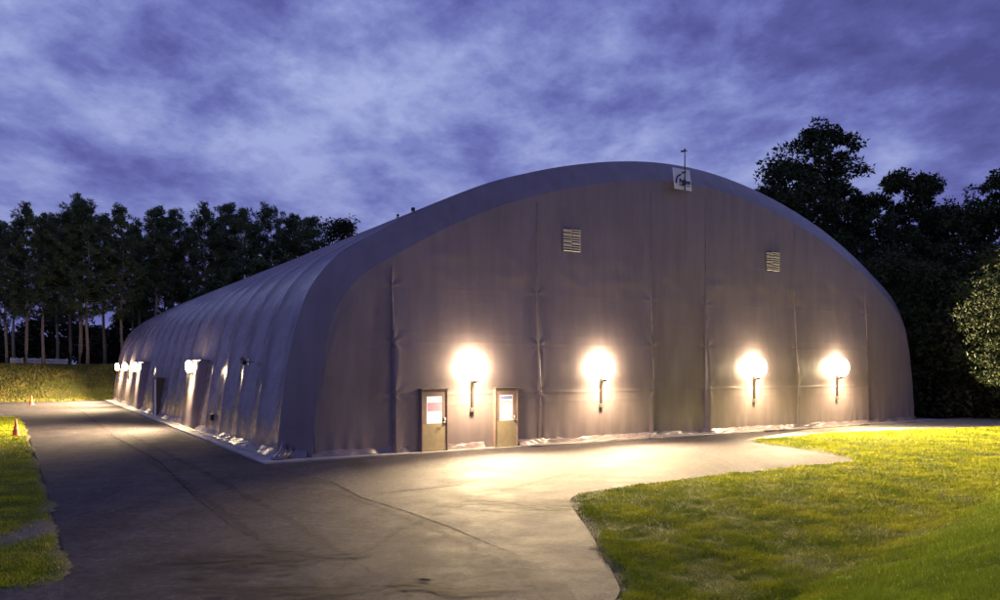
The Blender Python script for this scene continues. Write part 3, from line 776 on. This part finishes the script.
# px of trunk, depth, py of top, variant, lean, label
PL = [(6, 80, 222, 0, 0, 'dark pine at the left edge of the photo, lowest of the left clump'),
      (27, 78, 202, 3, 0, 'wide pine with rounded top, second trunk from the left edge'),
      (43, 77, 212, 1, .03, 'slim leaning pine between the two roundest crowns at left'),
      (70, 84, 208, 2, 0, 'thin pine half hidden behind the tallest pine of the left bank'),
      (80, 78, 193, 3, -.01, 'tallest pine of the left bank, left trunk of a close pair'),
      (87, 77, 204, 0, .01, 'pine with warm lit trunk, right trunk of a close pair'),
      (104, 86, 214, 4, 0, 'narrow pine filling the gap right of the tallest pine'),
      (122, 79, 205, 0, 0, 'broad pine whose lit trunk stands just left of the hall roof end'),
      (139, 90, 232, 4, 0, 'low narrow pine in the dip of the tree line above the hall end'),
      (156, 82, 205, 2, 0, 'slender pine with open crown, first right of the dip in the tree line'),
      (173, 86, 208, 1, 0, 'pine with ragged pointed crown right of the slender open pine'),
      (189, 90, 226, 4, 0, 'short narrow pine between two ragged crowns over the roof'),
      (205, 84, 202, 3, 0, 'full dark pine at the middle of the row above the ribbed roof'),
      (227, 87, 201, 2, 0, 'pointed pine just right of the full dark pine above the ribbed roof'),
      (242, 84, 207, 1, 0, 'pine with forked pointed top above the ribbed roof'),
      (271, 85, 206, 0, 0, 'dense flat topped pine, third from the right end of the row'),
      (294, 88, 212, 4, 0, 'narrow pine, second from the right end of the row'),
      (309, 86, 214, 2, 0, 'pointed open pine at the right end of the row'),
      (14, 96, 226, 1, 0, 'far pine seen between the two leftmost crowns'),
      (57, 98, 216, 0, 0, 'far pine in the gap left of the tallest pine'),
      (132, 100, 224, 0, 0, 'far pine behind the broad pine beside the hall end'),
      (165, 104, 228, 3, 0, 'far pine low behind the slender open pine'),
      (216, 104, 226, 0, 0, 'far pine low behind the full dark pine over the roof'),
      (256, 104, 232, 3, 0, 'far pine in the notch left of the dense flat topped pine'),
      (283, 102, 232, 1, 0, 'far pine low behind the dense flat topped pine')]
for k, (px, Yd, py, var, lean, lb) in enumerate(PL):
    o = pines[var]
    if var in used: o = copy_tree(o)
    used.add(var)
    x = (px-500)/F*Yd; top = CAMH+(HY-py)/F*Yd
    put(o, x, Yd, top-tz(x, Yd), k*1.7, lb, 'pine', GP, random.uniform(.86, 1.04)); o.rotation_euler = (0, lean*.6, 0) if lean else (0, 0, k*1.7)

b_tall = make_broad(31, 20, 4.6, .30, loose=.30, ncl=190, per=75, leaf=.24, top=.9)
b_full = make_broad(32, 14, 4.6, .04, ncl=260, per=70)
b_cone = make_broad(33, 14, 3.6, .04, ncl=230, per=70, top=.95)
b_wide = make_broad(34, 10, 5.2, .02, ncl=280, per=70)
b_pale = make_broad(35, 6, 2.9, .30, 'leaf_pale', .25, .095, 150, 110)
BL = [(b_tall, 822, 64, 121, 'tallest dark broad tree, rising highest above the right shoulder of the hall'),
      (b_tall, 868, 68, 205, 'thin open tree filling the dip right of the tallest broad tree'),
      (b_cone, 762, 60, 184, 'narrow tree rising just over the roof edge, left of the tallest broad tree'),
      (b_full, 803, 55, 190, 'rounded bushy tree against the roof edge in front of the tallest broad tree'),
      (b_cone, 893, 60, 172, 'pointed dark tree, left one of the twin tops right of the hall'),
      (b_cone, 920, 61, 171, 'pointed dark tree, right one of the twin tops right of the hall'),
      (b_full, 948, 62, 204, 'rounded dark tree right of the twin tops'),
      (b_wide, 972, 58, 214, 'low wide dark tree near the right edge, right of the rounded dark one'),
      (b_tall, 1002, 56, 168, 'open leafy tree at the right edge of the photo'),
      (b_full, 846, 53, 236, 'mid height bushy tree beside the hall shoulder'),
      (b_wide, 884, 50, 262, 'low wide tree close behind the right end of the hall'),
      (b_wide, 925, 50, 268, 'low wide tree in the dark mass right of the hall'),
      (b_full, 968, 49, 262, 'dense bushy tree in the dark mass near the right edge'),
      (b_wide, 1015, 46, 250, 'dense low tree cut by the right edge of the photo'),
      (b_full, 786, 63, 158, 'dense rounded tree filling the left side of the tallest broad tree'),
      (b_cone, 842, 62, 178, 'narrow tree against the right side of the tallest broad tree'),
      (b_full, 345, 92, 220, 'small round topped tree alone above the roof slope')]
us_ = set()
for k, (src, px, Yd, py, lb) in enumerate(BL):
    o = src if id(src) not in us_ else copy_tree(src); us_.add(id(src))
    x = (px-500)/F*Yd; top = CAMH+(HY-py)/F*Yd
    put(o, x, Yd, top-tz(x, Yd), k*2.1, lb, 'tree', 'broad trees around the hall', 1.15 if k == 0 else 1)
x = (1036-500)/F*29; put(b_pale, x, 29, 7.3-tz(x, 29), 1.2, 'pale leafy tree in the foreground at the right edge, lit by the lamps', 'tree', None)

# far wood and undergrowth: nobody could count it
def wood(name, segs, label, seed, leaf, per=60, mat='wood_far'):
    r = np.random.default_rng(seed); cs, rs = [], []
    for (x0, y0, x1, y1, dep, h, n) in segs:
        for k in range(n):
            f = r.uniform(); x = x0+(x1-x0)*f+r.uniform(-dep, dep)*.5; y = y0+(y1-y0)*f+r.uniform(0, dep)
            hh_ = h*(.75+.25*math.sin(x*.5+y*.3)+.12*math.sin(x*1.7)); z = hh_*r.uniform(0, 1)**.8
            cs.append((x, y, z+float(terrain(np.array(x), np.array(y))))); rs.append(r.uniform(.7, 1.5))
    V, Fc = leaf_cloud(np.array(cs), np.array(rs), per, leaf, .6, r, .85)
    o = mesh_np(name, V, Fc, M[mat]); tag(o, label, 'undergrowth'); o['kind'] = 'stuff'; return o
wood('dark_undergrowth', [(-100, 106, -8, 112, 7, 8.5, 1500)], 'far dark wood seen between the pine trunks on the left', 51, .55)
wood('dark_thicket', [(21, 62, 56, 52, 6, 11.5, 1500), (25.5, 46, 46, 40.5, 3, 5.5, 900), (33, 37, 48, 26, 4, 6, 500)], 'dark thicket under the trees right of the hall', 52, .30)

# grass blades
def blades(name, n, sampler, hgt, wid, seed, label, mat='blade'):
    r = np.random.default_rng(seed); X, Y = sampler(n, r)
    Z, sd = ground_z(X, Y); dt = dirt_at(X, Y)
    v = -(X-OX)*SU+(Y-OY)*CU
    dens = np.clip(.80+.9*wob(X, Y, 6.5, 81)+.9*wob(X, Y, 2.1, 82)+.5*wob(X, Y, 15, 83), .34, 1)
    dens = np.where(Z > .45, 1, dens)
    keep = (sd > .0) & ((Y > 60) | ((Z > .42+.25*wob(X, Y, 2.3, 90)+r.normal(size=len(X))*.09) == (mat == 'blade_lit_tint'))) & (r.uniform(size=len(X)) > dt*.93) & (r.uniform(size=len(X)) < dens)
    px = 500+F*X/Y; keep &= (px > -60) & (px < 1060)
    X, Y, Z = X[keep], Y[keep], Z[keep]; n = len(X)
    clump = .75+.5*wob(X, Y, 4.5, 61)+.35*wob(X, Y, 1.2, 62)
    h = hgt*np.clip(clump, .3, 1.7)*r.uniform(.5, 1.35, n)*(.8+Y/45)
    th = r.uniform(0, 6.28, n); bend = r.uniform(.2, .9, n)*h; bt = r.uniform(0, 6.28, n)
    w = wid*(.6+Y/22)*r.uniform(.7, 1.3, n)
    P0 = np.stack([X-np.cos(th)*w/2, Y-np.sin(th)*w/2, Z-.01], 1); P1 = np.stack([X+np.cos(th)*w/2, Y+np.sin(th)*w/2, Z-.01], 1)
    P2 = np.stack([X+np.cos(bt)*bend, Y+np.sin(bt)*bend, Z+h], 1)
    o = mesh_np(name, np.stack([P0, P1, P2], 1).reshape(-1, 3), np.arange(3*n).reshape(-1, 3), M[mat])
    tag(o, label, 'grass'); o['kind'] = 'stuff'; return o
def samp_right(n, r):                                  # denser near the camera
    Y = 6+34*r.uniform(size=n)**1.5; px = r.uniform(560, 1050, n); return (px-500)/F*Y, Y
def samp_slope(n, r):
    Y = 5.5+17*r.uniform(size=n)**1.2; px = r.uniform(640, 1050, n); return (px-500)/F*Y, Y
def samp_left(n, r):
    Y = 10.5+37*r.uniform(size=n)**1.3; px = r.uniform(-50, 85, n); return (px-500)/F*Y, Y
blades('lawn_grass', 760000, samp_right, .050, .0085, 71, 'short yellow green level lawn on the right between paving and bank')
blades('slope_grass', 420000, samp_slope, .050, .009, 74, 'green grass on the bank rising at the lower right, coloured brighter for lamp light', 'blade_lit_tint')
blades('verge_grass', 150000, samp_left, .045, .009, 72, 'short green verge grass left of the asphalt lane')
def samp_bank(n, r): return r.uniform(-75, -28, n), r.uniform(66, 78, n)
blades('bank_grass', 90000, samp_bank, .09, .02, 73, 'rough dry grass on the bank below the pines', 'blade_dry')

# ------------------------------------------------------------------ sky
w = bpy.data.worlds.new('World'); SC.world = w; w.use_nodes = True
nt = w.node_tree; N = nt.nodes; L = nt.links; N.clear()
def nn(t_, **kw):
    n = N.new(t_)
    for k, v_ in kw.items():
        if k in n.inputs: n.inputs[k].default_value = v_
        else: setattr(n, k, v_)
    return n
tc = nn('ShaderNodeTexCoord'); sx = nn('ShaderNodeSeparateXYZ'); L.new(tc.outputs['Generated'], sx.inputs[0])
zz = nn('ShaderNodeMath', operation='MAXIMUM'); L.new(sx.outputs['Z'], zz.inputs[0]); zz.inputs[1].default_value = 0
zb = nn('ShaderNodeMath', operation='ADD'); L.new(zz.outputs[0], zb.inputs[0]); zb.inputs[1].default_value = .22
dx = nn('ShaderNodeMath', operation='DIVIDE'); L.new(sx.outputs['X'], dx.inputs[0]); L.new(zb.outputs[0], dx.inputs[1])
dy = nn('ShaderNodeMath', operation='DIVIDE'); L.new(sx.outputs['Y'], dy.inputs[0]); L.new(zb.outputs[0], dy.inputs[1])
cx = nn('ShaderNodeCombineXYZ'); L.new(dx.outputs[0], cx.inputs[0]); L.new(dy.outputs[0], cx.inputs[1])
def wnoise(scale, detail, rough, dist, off):
    mp = nn('ShaderNodeMapping'); mp.inputs['Location'].default_value = off; mp.inputs['Rotation'].default_value = (0, 0, R(18)); mp.inputs['Scale'].default_value = (1, .8, 1); L.new(cx.outputs[0], mp.inputs[0])
    n = nn('ShaderNodeTexNoise'); n.inputs['Scale'].default_value = scale; n.inputs['Detail'].default_value = detail; n.inputs['Roughness'].default_value = rough; n.inputs['Distortion'].default_value = dist
    L.new(mp.outputs[0], n.inputs['Vector']); return n.outputs['Fac']
def wramp(fac, stops):
    r = nn('ShaderNodeValToRGB'); e = r.color_ramp.elements
    while len(e) < len(stops): e.new(.5)
    for q, (p, c) in zip(e, stops): q.position = p; q.color = (*c, 1)
    L.new(fac, r.inputs[0]); return r.outputs[0]
def wmix(f, a, b, mode='MIX'):
    m = nn('ShaderNodeMix', data_type='RGBA', blend_type=mode)
    for s_, v_ in ((m.inputs[0], f), (m.inputs[6], a), (m.inputs[7], b)):
        if hasattr(v_, 'is_linked'): L.new(v_, s_)
        else: s_.default_value = v_
    return m.outputs[2]
n1 = wnoise(1.7, 10, .56, .15, (10.8, 17.2, 4.6)); n2 = wnoise(5.0, 10, .60, .2, (7.3, 4.1, 2)); n3 = wnoise(.5, 3, .5, 0, (9.2, 5.4, 11.0)); n4 = wnoise(12, 8, .65, .1, (2.3, 1.1, 8))
def wmad(a, k, b):
    m = nn('ShaderNodeMath', operation='MULTIPLY_ADD'); L.new(a, m.inputs[0]); m.inputs[1].default_value = k
    if hasattr(b, 'is_linked'): L.new(b, m.inputs[2])
    else: m.inputs[2].default_value = b
    return m.outputs[0]
tot = wmad(n3, .6, wmad(n4, .22, wmad(n2, .55, n1)))
sq = nn('ShaderNodeMapRange'); L.new(tot, sq.inputs[0]); sq.inputs[1].default_value = .88; sq.inputs[2].default_value = 1.50
cl = wramp(sq.outputs[0], [(.22, (.060, .062, .215)), (.38, (.082, .090, .285)), (.50, (.118, .134, .37)), (.64, (.175, .205, .46)), (.88, (.30, .345, .60))])
hz = nn('ShaderNodeMapRange'); L.new(sx.outputs['Z'], hz.inputs[0]); hz.inputs[1].default_value = .02; hz.inputs[2].default_value = .32; hz.inputs[3].default_value = .68; hz.inputs[4].default_value = 0
cl = wmix(hz.outputs[0], cl, (.115, .125, .36, 1))
sky = nn('ShaderNodeTexSky', sky_type='NISHITA'); sky.sun_disc = False; sky.sun_elevation = R(2); sky.sun_rotation = R(200)
sk = wmix(1.0, sky.outputs[0], (.05, .05, .05, 1), 'MULTIPLY')
fin = wmix(.06, cl, sk)
bg = nn('ShaderNodeBackground'); L.new(fin, bg.inputs[0]); bg.inputs[1].default_value = 1.0
wo = nn('ShaderNodeOutputWorld'); L.new(bg.outputs[0], wo.inputs[0])

# ------------------------------------------------------------------ camera and render
cam = bpy.data.cameras.new('camera'); co = link(bpy.data.objects.new('camera', cam))
co.location = (0, 0, CAMH); co.rotation_euler = (R(90), 0, 0)
cam.sensor_width = 36; cam.lens = 36*F/1000; cam.shift_y = .067; cam.clip_end = 2000; cam.clip_start = .05
SC.camera = co
SC.view_settings.view_transform = 'Standard'; SC.view_settings.look = 'None'; SC.view_settings.exposure = .42; SC.view_settings.gamma = 1
SC.render.engine = 'CYCLES'
SC.cycles.use_denoising = True; SC.cycles.max_bounces = 5; SC.cycles.sample_clamp_indirect = 4; SC.cycles.caustics_reflective = False; SC.cycles.caustics_refractive = False
SC.cycles.use_adaptive_sampling = True; SC.cycles.adaptive_threshold = .02
